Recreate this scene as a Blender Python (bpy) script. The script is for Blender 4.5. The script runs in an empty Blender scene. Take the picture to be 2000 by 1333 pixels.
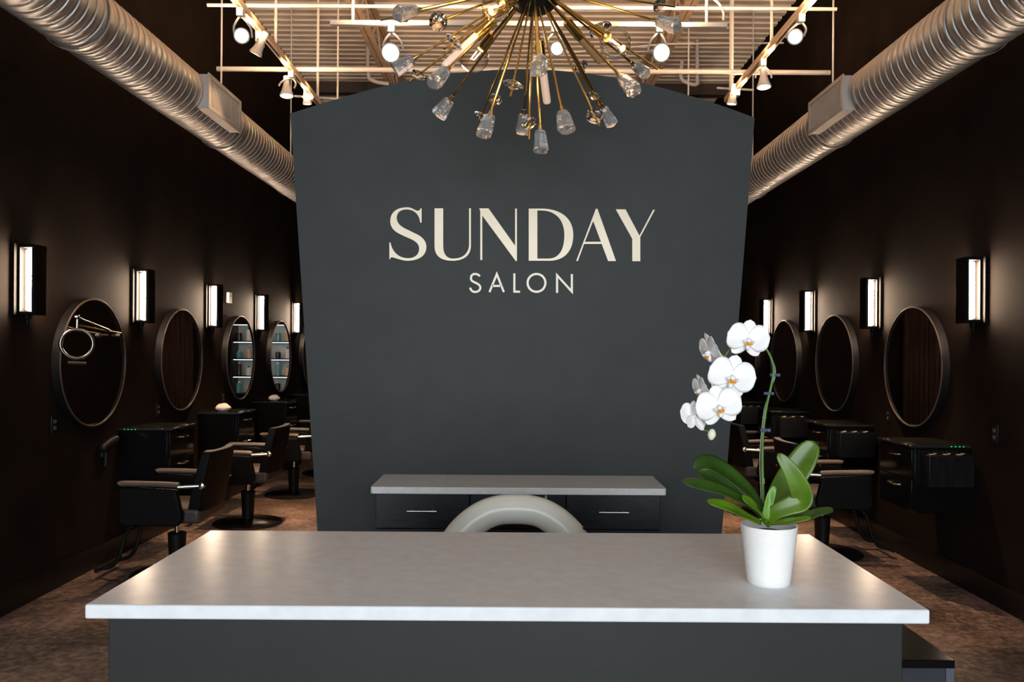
import bpy, bmesh, math, random
from mathutils import Vector, Matrix
random.seed(7)
PI = math.pi
C = bpy.context.scene.collection
SC = bpy.context.scene

# ------------------------------------------------------------------ camera
F, VX, VY, CAMH = 1600.0, 1008.0, 682.0, 1.58
ROLL = math.radians(0.36)
cam_d = bpy.data.cameras.new('camera')
cam = bpy.data.objects.new('camera', cam_d); C.objects.link(cam)
cam_d.sensor_width = 36.0
cam_d.lens = F / 2000 * 36
cam_d.shift_x = -(VX - 1000) / 2000
cam_d.shift_y = (VY - 666.5) / 2000
cam_d.clip_start = 0.05
cam.location = (0, 0, CAMH)
cam.rotation_euler = (PI / 2, -ROLL, 0)
SC.camera = cam

# ------------------------------------------------------------------ world, daylight through the shop front
w = bpy.data.worlds.new('daylight'); SC.world = w; w.use_nodes = True
bg = w.node_tree.nodes['Background']
bg.inputs[0].default_value = (0.91, 0.965, 1.0, 1)
bg.inputs[1].default_value = 10.0
WX0, WX1, WZ0, WZ1, WY = -2.6, 2.6, 0.3, 3.7, -5.0
pd = bpy.data.lights.new('window_portal', 'AREA'); pd.shape = 'RECTANGLE'
pd.size = WX1 - WX0; pd.size_y = WZ1 - WZ0; pd.cycles.is_portal = True
po = bpy.data.objects.new('window_portal', pd); C.objects.link(po)
po.location = (0, WY + 0.0, (WZ0 + WZ1) / 2); po.rotation_euler = (PI / 2, 0, 0)
SC.view_settings.view_transform = 'Standard'
SC.view_settings.look = 'None'
SC.view_settings.gamma = 1.0
SC.view_settings.use_curve_mapping = False
SC.view_settings.exposure = 0.0

WARM = (1.0, 0.60, 0.32)
SCONCE = (1.0, 0.74, 0.52)
HEAD_W = 52.0       # each track lamp
BULB_W = 1.0        # each chandelier bulb
SCONCE_L = 155.0
DECK_FILL = 1.75

def P(px, py, Y):
    """the world point that shows at a photograph pixel when it stands at depth Y"""
    u, v = px - VX, py - VY
    c, s = math.cos(ROLL), math.sin(ROLL)
    return Vector(((u * c + v * s) * Y / F, Y, CAMH - (-u * s + v * c) * Y / F))

# ------------------------------------------------------------------ materials
MATS = {}
def mat(name, col, rough=0.5, metal=0.0, vary=0.0, scale=8.0, bump=0.0, bscale=60.0, emit=None, estr=0.0,
        trans=0.0, ior=1.45, coat=0.0, spec=0.5, stretch=(1, 1, 1), col2=None, sss=0.0, detail=4.0):
    if name in MATS: return MATS[name]
    m = bpy.data.materials.new(name); m.use_nodes = True
    nt = m.node_tree; b = nt.nodes['Principled BSDF']
    b.inputs['Base Color'].default_value = (*col, 1)
    b.inputs['Roughness'].default_value = rough
    b.inputs['Metallic'].default_value = metal
    b.inputs['IOR'].default_value = ior
    b.inputs['Transmission Weight'].default_value = trans
    b.inputs['Coat Weight'].default_value = coat
    b.inputs['Coat Roughness'].default_value = 0.05
    b.inputs['Specular IOR Level'].default_value = spec
    if sss:
        b.inputs['Subsurface Weight'].default_value = sss
        b.inputs['Subsurface Radius'].default_value = (0.004, 0.004, 0.003)
    if emit:
        b.inputs['Emission Color'].default_value = (*emit, 1)
        b.inputs['Emission Strength'].default_value = estr
    if vary or bump or col2:
        tc = nt.nodes.new('ShaderNodeTexCoord')
        mp = nt.nodes.new('ShaderNodeMapping'); mp.inputs['Scale'].default_value = stretch
        nt.links.new(tc.outputs['Object'], mp.inputs['Vector'])
    if vary or col2:
        n = nt.nodes.new('ShaderNodeTexNoise'); n.inputs['Scale'].default_value = scale; n.inputs['Detail'].default_value = detail
        nt.links.new(mp.outputs[0], n.inputs['Vector'])
        r = nt.nodes.new('ShaderNodeValToRGB')
        lo = tuple(max(0, c * (1 - vary)) for c in col); hi = tuple(min(1, c * (1 + vary)) for c in col)
        if col2: lo, hi = col, col2
        r.color_ramp.elements[0].position = 0.32; r.color_ramp.elements[1].position = 0.68
        r.color_ramp.elements[0].color = (*lo, 1); r.color_ramp.elements[1].color = (*hi, 1)
        nt.links.new(n.outputs['Fac'], r.inputs[0]); nt.links.new(r.outputs[0], b.inputs['Base Color'])
    if bump:
        n2 = nt.nodes.new('ShaderNodeTexNoise'); n2.inputs['Scale'].default_value = bscale; n2.inputs['Detail'].default_value = 3
        nt.links.new(mp.outputs[0], n2.inputs['Vector'])
        bp = nt.nodes.new('ShaderNodeBump'); bp.inputs['Strength'].default_value = bump; bp.inputs['Distance'].default_value = 0.01
        nt.links.new(n2.outputs['Fac'], bp.inputs['Height']); nt.links.new(bp.outputs[0], b.inputs['Normal'])
    MATS[name] = m
    return m

def floor_material():
    m = bpy.data.materials.new('stained_concrete'); m.use_nodes = True
    nt = m.node_tree; b = nt.nodes['Principled BSDF']; N = nt.nodes.new; L = nt.links.new
    tc = N('ShaderNodeTexCoord')
    a = N('ShaderNodeTexNoise'); a.inputs['Scale'].default_value = 1.7; a.inputs['Detail'].default_value = 8; a.inputs['Roughness'].default_value = 0.65
    c = N('ShaderNodeTexNoise'); c.inputs['Scale'].default_value = 22; c.inputs['Detail'].default_value = 5; c.inputs['Roughness'].default_value = 0.7
    L(tc.outputs['Object'], a.inputs['Vector']); L(tc.outputs['Object'], c.inputs['Vector'])
    mx = N('ShaderNodeMix'); mx.data_type = 'FLOAT'; mx.inputs[0].default_value = 0.5
    L(a.outputs['Fac'], mx.inputs[2]); L(c.outputs['Fac'], mx.inputs[3])
    r = N('ShaderNodeValToRGB'); e = r.color_ramp.elements
    e[0].position = 0.42; e[0].color = (0.030, 0.020, 0.017, 1)
    e[1].position = 0.60; e[1].color = (0.30, 0.21, 0.18, 1)
    k = e.new(0.5); k.color = (0.115, 0.078, 0.066, 1)
    L(mx.outputs[0], r.inputs[0]); L(r.outputs[0], b.inputs['Base Color'])
    b.inputs['Roughness'].default_value = 0.55
    bp = N('ShaderNodeBump'); bp.inputs['Strength'].default_value = 0.35; bp.inputs['Distance'].default_value = 0.01
    L(c.outputs['Fac'], bp.inputs['Height']); L(bp.outputs[0], b.inputs['Normal'])
    return m

M_FLOOR = floor_material()
M_WALL = mat('black_wall_paint', (0.0135, 0.0094, 0.0078), 0.8, spec=0.05, vary=0.22, scale=3, bump=0.06, bscale=90)
M_WALLTOP = M_WALL
M_PANEL = mat('slate_paint', (0.033, 0.0405, 0.0425), 0.6, vary=0.08, scale=5, bump=0.05, bscale=120)
M_DESK = mat('charcoal_paint', (0.0120, 0.0138, 0.0145), 0.6, vary=0.12, scale=5, bump=0.03, bscale=120)
M_QUARTZ = mat('white_quartz', (0.77, 0.80, 0.84), 0.20, vary=0.05, scale=26, detail=8, spec=0.15)
M_BLACK = mat('black_laminate', (0.006, 0.006, 0.007), 0.34, spec=0.3, vary=0.3, scale=5, stretch=(8, 8, 1))
M_DRAWER = mat('black_stained_wood', (0.010, 0.012, 0.017), 0.33, vary=0.5, scale=6, stretch=(2, 2, 9))
M_BLACKGLOSS = mat('black_gloss', (0.004, 0.004, 0.0045), 0.14, spec=0.3)
M_LEATHER = mat('black_leather', (0.0045, 0.0042, 0.0042), 0.5, spec=0.12, bump=0.12, bscale=260)
M_BLKMETAL = mat('black_metal', (0.006, 0.0055, 0.0055), 0.45, spec=0.25)
M_BRONZE = mat('dark_bronze', (0.0022, 0.0017, 0.0015), 0.6, spec=0.12)
M_CHROME = mat('chrome', (0.85, 0.84, 0.82), 0.13, metal=1.0)
M_DIMCHROME = mat('dimmed_chrome', (0.22, 0.20, 0.19), 0.25, metal=1.0)  # chrome darkened in colour to dim its reflection of the window
M_STEEL = mat('brushed_steel', (0.70, 0.70, 0.70), 0.28, metal=1.0)
M_GALV = mat('galvanised_steel', (0.56, 0.54, 0.52), 0.42, metal=0.85, vary=0.12, scale=5, stretch=(1, 6, 1))
M_VENT = mat('vent_paint', (0.46, 0.44, 0.42), 0.42, metal=0.3, vary=0.05)
M_DECK = mat('cream_deck_paint', (0.82, 0.73, 0.64), 0.6, vary=0.05, scale=3)
M_WHITE = mat('white_enamel', (0.56, 0.54, 0.51), 0.4, vary=0.04)
M_JOIST = mat('tan_joist_paint', (0.66, 0.50, 0.36), 0.6, vary=0.12)
M_BEAM = mat('dark_steel_beam', (0.05, 0.035, 0.03), 0.6)
M_BRASS = mat('brass', (0.80, 0.56, 0.20), 0.20, metal=1.0)
M_HUB = mat('black_hub', (0.006, 0.006, 0.006), 0.35)
M_CRYSTAL = mat('crystal', (1, 1, 1), 0.02, trans=1.0, ior=1.52)
M_ICE = mat('seeded_crystal', (0.97, 0.98, 1.0), 0.02, trans=0.9, ior=1.5, bump=0.22, bscale=60)
def thin_glass(name, tint):
    m = bpy.data.materials.new(name); m.use_nodes = True; nt = m.node_tree; nt.nodes.clear(); N = nt.nodes.new; L_ = nt.links.new
    out = N('ShaderNodeOutputMaterial'); mx = N('ShaderNodeMixShader'); tr = N('ShaderNodeBsdfTransparent'); gl = N('ShaderNodeBsdfGlossy'); fr = N('ShaderNodeLayerWeight')
    tr.inputs[0].default_value = (*tint, 1); gl.inputs['Roughness'].default_value = 0.02; fr.inputs[0].default_value = 0.36
    L_(fr.outputs[1], mx.inputs[0]); L_(tr.outputs[0], mx.inputs[1]); L_(gl.outputs[0], mx.inputs[2]); L_(mx.outputs[0], out.inputs[0]); return m
M_GLOBE = thin_glass('clear_globe_glass', (0.97, 0.93, 0.86))
M_FIL = mat('bulb_filament', (1, 0.8, 0.5), 0.5, emit=(1.0, 0.66, 0.32), estr=30)
M_FROST = mat('frosted_tube', (0.86, 0.66, 0.52), 0.5, emit=(1.0, 0.62, 0.42), estr=0.22)
M_TUBEDIM = mat('amber_tube', (0.45, 0.28, 0.14), 0.35)
M_LENS = mat('lit_lens', (1, 0.9, 0.7), 0.4, emit=(1.0, 0.74, 0.44), estr=26)
M_SCTUBE = mat('sconce_tube', (1, 0.9, 0.8), 0.4, emit=SCONCE, estr=SCONCE_L)
M_MIRROR = mat('mirror_glass', (0.80, 0.80, 0.80), 0.015, metal=1.0)
M_GOLDLETTER = mat('champagne_gold', (1.0, 0.88, 0.69), 0.36, metal=0.05, vary=0.05, scale=4)
M_GOLDLETTER2 = mat('pale_gold', (0.92, 0.86, 0.74), 0.36, metal=0.05)
M_POT = mat('white_ceramic', (0.93, 0.93, 0.93), 0.45)
M_SOIL = mat('bark_mix', (0.06, 0.035, 0.02), 0.9, vary=0.5, scale=90, bump=0.8, bscale=90)
M_PETAL = mat('white_petal', (0.93, 0.93, 0.94), 0.5, vary=0.02, scale=60, sss=0.15)
M_PETALB = mat('greenish_petal', (0.80, 0.84, 0.66), 0.5, vary=0.05, scale=30, sss=0.1)
M_LIPY = mat('lip_yellow', (0.92, 0.62, 0.03), 0.45, col2=(0.80, 0.16, 0.02), scale=260)
M_LIPW = mat('lip_white', (0.86, 0.86, 0.86), 0.45)
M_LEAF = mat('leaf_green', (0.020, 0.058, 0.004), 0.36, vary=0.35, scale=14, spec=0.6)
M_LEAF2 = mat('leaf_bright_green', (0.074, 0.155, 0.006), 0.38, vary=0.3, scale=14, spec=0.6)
M_LEAFMID = mat('leaf_midrib', (0.13, 0.28, 0.04), 0.4)
M_STEM = mat('stem_green', (0.10, 0.20, 0.035), 0.45, vary=0.3, scale=30)
M_STEMY = mat('stem_yellow_green', (0.42, 0.52, 0.08), 0.45)
M_STAKE = mat('dark_stake', (0.02, 0.02, 0.02), 0.4)
M_CLIP = mat('blue_clip', (0.05, 0.09, 0.16), 0.3)
M_IVORY = mat('ivory_vinyl', (0.88, 0.90, 0.83), 0.28, vary=0.03, spec=0.6)
M_GREENGLINT = mat('green_glint', (0, 0.4, 0.1), 0.4, emit=(0.02, 0.8, 0.2), estr=1.2)  # glints on a glass edge, given as emission
M_OUTLET = mat('black_outlet_plastic', (0.006, 0.006, 0.006), 0.35)
M_SLOT = mat('grey_plastic', (0.10, 0.10, 0.10), 0.4)
M_SENSOR = mat('white_plastic', (0.62, 0.55, 0.50), 0.5)
M_TOWEL = mat('towel_cloth', (0.66, 0.60, 0.54), 0.9, bump=0.4, bscale=200)
M_WOOD = mat('brown_curtain', (0.075, 0.042, 0.03), 0.7, vary=0.5, scale=4, stretch=(9, 9, 0.6))
M_SHELFFILL = mat('shelf_fill', (1, 1, 1), 0.4, emit=(0.85, 0.95, 1.0), estr=2.2)
M_FRAMEALU = mat('dark_aluminium', (0.03, 0.03, 0.032), 0.4, metal=0.5)

# ------------------------------------------------------------------ mesh helpers
def box(bm, x0, x1, y0, y1, z0, z1):
    v = [bm.verts.new(p) for p in ((x0,y0,z0),(x1,y0,z0),(x1,y1,z0),(x0,y1,z0),(x0,y0,z1),(x1,y0,z1),(x1,y1,z1),(x0,y1,z1))]
    for f in ((0,3,2,1),(4,5,6,7),(0,1,5,4),(1,2,6,5),(2,3,7,6),(3,0,4,7)):
        bm.faces.new([v[i] for i in f])
    return v

def frame_of(d):
    d = Vector(d).normalized()
    a = Vector((0, 0, 1)) if abs(d.z) < 0.95 else Vector((1, 0, 0))
    u = d.cross(a).normalized(); return u, d.cross(u).normalized(), d

def tube(bm, pts, r, seg=10, caps=True):
    pts = [Vector(p) for p in pts]; n = len(pts)
    rs = r if isinstance(r, (list, tuple)) else [r] * n
    rings = []; u = None
    for i, p in enumerate(pts):
        t = (pts[min(i + 1, n - 1)] - pts[max(i - 1, 0)]).normalized()
        if u is None: u = frame_of(t)[0]
        else:
            u = (u - t * u.dot(t)); u = u.normalized() if u.length > 1e-6 else frame_of(t)[0]
        w_ = t.cross(u)
        rings.append([bm.verts.new(p + rs[i] * (math.cos(2*PI*k/seg) * u + math.sin(2*PI*k/seg) * w_)) for k in range(seg)])
    for a, b in zip(rings, rings[1:]):
        for k in range(seg):
            bm.faces.new((a[k], a[(k+1) % seg], b[(k+1) % seg], b[k]))
    if caps:
        bm.faces.new(list(reversed(rings[0]))); bm.faces.new(rings[-1])
    return rings

def lathe(bm, prof, seg=24, origin=(0,0,0), axis=(0,0,1), caps=True):
    """prof: (radius, height) pairs along axis"""
    u, w_, d = frame_of(axis); o = Vector(origin); rings = []
    for r, h in prof:
        rings.append([bm.verts.new(o + d*h + max(r, 1e-5) * (math.cos(2*PI*k/seg) * u + math.sin(2*PI*k/seg) * w_)) for k in range(seg)])
    for a, b in zip(rings, rings[1:]):
        for k in range(seg):
            bm.faces.new((a[k], a[(k+1) % seg], b[(k+1) % seg], b[k]))
    if caps:
        bm.faces.new(list(reversed(rings[0]))); bm.faces.new(rings[-1])

def prism(bm, poly, y0, y1):
    """poly of (x,z) extruded from y0 to y1"""
    a = [bm.verts.new((x, y0, z)) for x, z in poly]; b = [bm.verts.new((x, y1, z)) for x, z in poly]
    n = len(poly); bm.faces.new(a); bm.faces.new(list(reversed(b)))
    for i in range(n): bm.faces.new((a[i], b[i], b[(i+1) % n], a[(i+1) % n]))

def smooth_pts(pts, n=6):
    """Catmull-Rom through tuples of any length"""
    out = []; m = len(pts)
    for i in range(m - 1):
        p0, p1, p2, p3 = pts[max(i-1, 0)], pts[i], pts[i+1], pts[min(i+2, m-1)]
        for k in range(n):
            t = k / n
            out.append(tuple(0.5*((2*b) + (-a+c)*t + (2*a-5*b+4*c-d)*t*t + (-a+3*b-3*c+d)*t**3) for a, b, c, d in zip(p0, p1, p2, p3)))
    out.append(tuple(pts[-1])); return out

def finish(name, bm, m, parent=None, bevel=0.0, segs=2, smooth=True, loc=None):
    bmesh.ops.recalc_face_normals(bm, faces=bm.faces[:])
    if bevel:
        es = [e for e in bm.edges if len(e.link_faces) == 2 and e.calc_face_angle(0) > 0.5]
        ret = bmesh.ops.bevel(bm, geom=es, offset=bevel, segments=segs, profile=0.5, affect='EDGES', clamp_overlap=True)
        for f in ret['faces']: f.smooth = True          # the rounding is smooth, the flats stay flat
    elif smooth:
        for f in bm.faces: f.smooth = True
        for e in bm.edges:
            if len(e.link_faces) == 2 and e.calc_face_angle(0) > math.radians(38): e.smooth = False
    me = bpy.data.meshes.new(name); bm.to_mesh(me); bm.free()
    me.materials.append(m)
    o = bpy.data.objects.new(name, me); C.objects.link(o)
    if parent: o.parent = parent
    if loc: o.location = loc
    return o

def tag(o, label, cat, group=None):
    o['label'] = label; o['category'] = cat
    if group: o['group'] = group
    return o
def thing(name, label, cat, loc=(0,0,0), rz=0.0, group=None):
    o = bpy.data.objects.new(name, None); C.objects.link(o); o.empty_display_size = 0.1
    o.location = loc; o.rotation_euler = (0, 0, rz)
    return tag(o, label, cat, group)
def struct(o):
    o['kind'] = 'structure'; return o
def copy_tree(o, parent=None):
    c = o.copy(); C.objects.link(c); c.parent = parent
    for ch in list(o.children): copy_tree(ch, c)
    return c
def NB(): return bmesh.new()
def boxobj(name, m, parent, x0, x1, y0, y1, z0, z1, bevel=0.0, segs=2):
    bm = NB(); box(bm, x0, x1, y0, y1, z0, z1); return finish(name, bm, m, parent, bevel, segs)
def lamp(name, loc, watts, col, parent, radius=0.03, kind='POINT', d=None, angle=100):
    l = bpy.data.lights.new(name, kind); l.energy = watts; l.color = col; l.shadow_soft_size = radius
    if kind == 'SPOT': l.spot_size = math.radians(angle); l.spot_blend = 0.6
    o = bpy.data.objects.new(name, l); C.objects.link(o); o.parent = parent; o.location = loc
    if d is not None: o.rotation_euler = Vector(d).to_track_quat('-Z', 'Y').to_euler()
    return o

# ================================================================== the room
XW, YB, ZC = 3.0, 13.0, 5.36
bm = NB(); box(bm, -XW-0.2, XW+0.2, WY-0.2, YB+0.2, -0.1, 0); struct(finish('floor', bm, M_FLOOR))
bm = NB(); box(bm, -XW-0.15, -XW, WY, YB, 0, ZC+0.1); struct(finish('wall_left', bm, M_WALL))
bm = NB(); box(bm, XW, XW+0.15, WY, YB, 0, ZC+0.1); struct(finish('wall_right', bm, M_WALL))
bm = NB(); box(bm, -XW-0.15, XW+0.15, YB, YB+0.15, 0, ZC+0.1); struct(finish('wall_back', bm, M_WALL))
bm = NB()
box(bm, -XW-0.15, WX0, WY-0.15, WY, 0, ZC+0.1); box(bm, WX1, XW+0.15, WY-0.15, WY, 0, ZC+0.1)
box(bm, WX0, WX1, WY-0.15, WY, 0, WZ0); box(bm, WX0, WX1, WY-0.15, WY, WZ1, ZC+0.1)
struct(finish('wall_front', bm, M_WALL))
# shop window behind the camera
win = struct(bpy.data.objects.new('window_1', None)); C.objects.link(win)
for x in (WX0, WX0 + (WX1-WX0)/3, WX0 + 2*(WX1-WX0)/3, WX1):
    boxobj('mullion', M_FRAMEALU, win, x-0.03, x+0.03, WY-0.1, WY-0.03, WZ0, WZ1)
for z in (WZ0, WZ1):
    boxobj('window_rail', M_FRAMEALU, win, WX0, WX1, WY-0.1, WY-0.03, z-0.03, z+0.03)
# corrugated roof deck, ribs across the room
bm = NB(); pitch = 0.155; prof = []; y = WY - 0.1
while y < YB + 0.1:
    prof += [(y, ZC), (y + 0.085, ZC), (y + 0.100, ZC + 0.055), (y + 0.140, ZC + 0.055)]; y += pitch
prev = None
for (yy, zz) in prof:
    a = bm.verts.new((-XW-0.15, yy, zz)); b = bm.verts.new((XW+0.15, yy, zz))
    if prev: bm.faces.new((prev[0], prev[1], b, a))
    prev = (a, b)
o = finish('ceiling', bm, M_DECK, smooth=False); struct(o)
bm = NB(); box(bm, -XW-0.2, XW+0.2, WY-0.2, YB+0.2, ZC+0.1, ZC+0.2); o = finish('roof_slab', bm, M_BEAM, MATS and o)
# baseboards
for side, s in (('left', -1), ('right', 1)):
    bm = NB(); xa, xb = sorted((s*XW, s*(XW-0.02)))
    box(bm, xa, xb, WY, YB, 0, 0.155); struct(finish('baseboard_' + side, bm, mat('black_baseboard', (0.007, 0.006, 0.006), 0.3, spec=0.25), bevel=0.006))
# the tapered feature wall with the arched top
YP = 4.42
tl, tr = P(567, 222, YP), P(1474, 230, YP)
bl, br = P(634, 1254, YP), P(1393, 1260, YP)
arch = []
top_px = [(567,222),(640,199),(720,176),(800,157),(880,144),(960,137),(1020,135),(1090,138),(1170,147),(1250,161),(1330,182),(1405,205),(1474,230)]
for p in smooth_pts(top_px, 4):
    q = P(p[0], p[1], YP); arch.append((q.x, q.z))
poly = [(bl.x, 0.0)] + arch + [(br.x, 0.0)]
bm = NB(); prism(bm, poly, YP, YP + 0.28); struct(finish('wall_center', bm, M_PANEL, smooth=False))

# ================================================================== reception desk
ZD = 1.07
yf = 1.615; yb = F * (CAMH - ZD) / 358.0
pl, pr = P(165, 1180, yf), P(1817, 1190, yf)
desk = thing('reception_desk', 'long charcoal reception desk with a glossy white stone top in front', 'reception desk', (0, 1.95, 0))
def L(y): return y - 1.95
boxobj('countertop', M_QUARTZ, desk, pl.x, pr.x, L(yf), L(yb), ZD - 0.0285, ZD, bevel=0.004, segs=3)
bx0, bx1 = P(212, 1250, yf+0.02).x, P(1763, 1250, yf+0.02).x
boxobj('front_panel', M_DESK, desk, bx0, bx1, L(yf+0.02), L(yf+0.06), 0, ZD - 0.0285, bevel=0.002)
boxobj('side_panel', M_DESK, desk, bx0, bx0+0.04, L(yf+0.0602), L(yb-0.05), 0, ZD - 0.0285, bevel=0.002)
boxobj('side_panel', M_DESK, desk, bx1-0.04, bx1, L(yf+0.0602), L(yb-0.05), 0, ZD - 0.0285, bevel=0.002)
boxobj('inner_shelf', M_BLACK, desk, bx0+0.04, bx1-0.04, L(yf+0.0602), L(yb-0.1), 0.70, 0.725)
# the low black side table at its right
rt = P(1866, 1291, 2.15)
ret = thing('side_table', 'low black side cabinet standing behind the right end of the desk', 'side cabinet', (0.95, 2.3, 0))
def Q(x, y): return x - 0.95, y - 2.3
zt = rt.z
boxobj('tabletop', M_BLACKGLOSS, ret, 0.70-0.95+0.09, rt.x-0.95, 2.15-2.3, 2.95-2.3, zt-0.022, zt, bevel=0.003)
boxobj('front_panel', mat('blue_black_laminate', (0.030, 0.032, 0.042), 0.4, vary=0.25, scale=4), ret, -0.14, rt.x-0.95-0.022, -0.142, -0.12, 0.0, zt-0.0222)
boxobj('corner_post', mat('slate_edge', (0.085, 0.10, 0.13), 0.4), ret, rt.x-0.95-0.0215, rt.x-0.951, -0.145, -0.115, 0.0, zt-0.0222)
boxobj('side_panel', M_BLACK, ret, rt.x-0.95-0.02, rt.x-0.952, -0.114, 0.63, 0.0, zt-0.0222)
boxobj('back_panel', M_BLACK, ret, -0.14, rt.x-0.95-0.022, 0.61, 0.63, 0.0, zt-0.0222)

# ================================================================== ivory chair behind the desk
YC = 3.2
k = YC / F
ch = thing('desk_chair', 'ivory chair with a thick rounded arch back behind the reception desk', 'chair', (0, YC - 0.2, 0))
def lp(px, py, dy=0): q = P(px, py, YC); return (q.x, 0.2 + dy, q.z)
left = [(1007,995,.029/.5),(962,1000,.029/.5),(924,1021,.03/.5),(893,1055,.031/.5),(873,1100,.03/.5),(866,1150,.028/.5),(872,1200,.025/.5),(890,1235,.02/.5)]
pts = [(lp(a,b)[0], lp(a,b,0.0)[1] - 0.10*min(1,(b-995)/240)**1.3, lp(a,b)[2], r) for a, b, r in left]
cx = pts[0][0]
full = list(reversed(pts)) + [(2*cx - x, y, z, r) for x, y, z, r in pts[1:]]
sp = smooth_pts(full, 6)
bm = NB(); tube(bm, [p[:3] for p in sp], [p[3] for p in sp], 20)
finish('backrest', bm, M_IVORY, ch)
bm = NB(); lathe(bm, [(0.06,0.42),(0.22,0.425),(0.255,0.45),(0.26,0.48),(0.24,0.51),(0.1,0.52)], 28)
finish('seat', bm, M_IVORY, ch)
bm = NB(); q = Vector(lp(1134, 1033)); lathe(bm, [(0.010,0),(0.011,0.018),(0.006,0.022)], 14, q + Vector((-0.006,-0.02,0)), (0.8,-0.3,0.25)); finish('chrome_pivot', bm, M_CHROME, ch)
bm = NB(); lathe(bm, [(0.028,0.08),(0.028,0.44)], 16); finish('post', bm, M_CHROME, ch)
for i in range(5):
    a = 2*PI*i/5 + 0.3
    bm = NB(); tube(bm, [(0.02*math.cos(a),0.02*math.sin(a),0.10),(0.27*math.cos(a),0.27*math.sin(a),0.065)], [0.022,0.014], 10)
    finish('leg', bm, M_CHROME, ch)
    bm = NB(); lathe(bm, [(0.028,-0.012),(0.028,0.012)], 14, (0.27*math.cos(a),0.27*math.sin(a),0.028), (-math.sin(a),math.cos(a),0))
    finish('caster', bm, M_BLKMETAL, ch)

# ================================================================== credenza against the feature wall
ZK = 0.90
ykf, ykb = 4.01, YP - 0.002
xl, xr = P(723, 955, ykf).x, P(1302, 955, ykf).x
bm = NB()
def rrect(x0, x1, y0, y1, r, n=5):
    out = []
    for cx_, cy_, a0 in ((x0+r,y0+r,PI),(x1-r,y0+r,1.5*PI)):
        for i in range(n+1):
            a = a0 + i*PI/2/n; out.append((cx_+r*math.cos(a), cy_+r*math.sin(a)))
    return out + [(x1,y1),(x0,y1)]
pp = rrect(xl, xr, ykf, ykb, 0.015)
a = [bm.verts.new((x,y,ZK-0.034)) for x,y in pp]; b = [bm.verts.new((x,y,ZK)) for x,y in pp]
bm.faces.new(list(reversed(a))); bm.faces.new(b)
for i in range(len(pp)): bm.faces.new((a[i],a[(i+1)%len(pp)],b[(i+1)%len(pp)],b[i]))
tag(finish('stone_worktop', bm, mat('grey_quartz', (0.80, 0.83, 0.85), 0.35, vary=0.06, scale=30), bevel=0.003), 'pale grey stone worktop with rounded corners below the gold lettering', 'worktop')
xs = [P(x, 1000, ykf+0.02).x for x in (733, 917.5, 1105.5, 1290)]
nm = ['left', 'middle', 'right']
lab = ['black wooden drawer cabinet under the left end of the grey worktop',
       'black wooden cabinet under the grey worktop, behind the ivory chair',
       'black wooden drawer cabinet under the right end of the grey worktop']
for i in range(3):
    x0, x1 = xs[i] + 0.001, xs[i+1] - 0.001
    cb = thing('drawer_cabinet', lab[i], 'cabinet', ((x0+x1)/2, ykf+0.2, 0), group='cabinets under the grey worktop')
    hw = (x1-x0)/2
    boxobj('body', M_BLACK, cb, -hw, hw, -0.16, ykb-ykf-0.2, 0.0, ZK-0.0345)
    zs = [(0.695, 0.862), (0.40, 0.690), (0.05, 0.395)]
    for j, (z0, z1) in enumerate(zs):
        if i == 1:
            for s in (-1, 1):
                xa, xb = (-hw+0.002, 0.038) if s < 0 else (0.0405, hw-0.002)
                if j == 2: xa, xb = ((-hw+0.002, -0.0015) if s < 0 else (0.0015, hw-0.002))
                boxobj('drawer_front' if j < 2 else 'door', M_DRAWER, cb, xa, xb, -0.18, -0.1602, z0, z1, bevel=0.0015)
            continue
        dr = boxobj('drawer_front', M_DRAWER, cb, -hw+0.002, hw-0.002, -0.18, -0.1602, z0, z1, bevel=0.0015)
        hx = (P(824, 999, ykf).x if i == 0 else P(1199, 1002, ykf).x) - (x0+x1)/2
        hz = (z0+z1)/2 + 0.004
        bm = NB(); tube(bm, [(hx-0.073,-0.206,hz),(hx+0.073,-0.206,hz)], 0.0042, 10)
        for s in (-0.05, 0.05): tube(bm, [(hx+s,-0.206,hz),(hx+s,-0.1798,hz)], 0.0035, 8)
        finish('handle', bm, M_STEEL, dr)
    if i == 1:
        bm = NB(); q = P(1066, 969, ykf+0.02)
        lathe(bm, [(0.011,0),(0.012,0.014),(0.006,0.02)], 14, (q.x-(x0+x1)/2, -0.18, 0.852), (0,-1,0)); finish('lock', bm, M_STEEL, cb)

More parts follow.
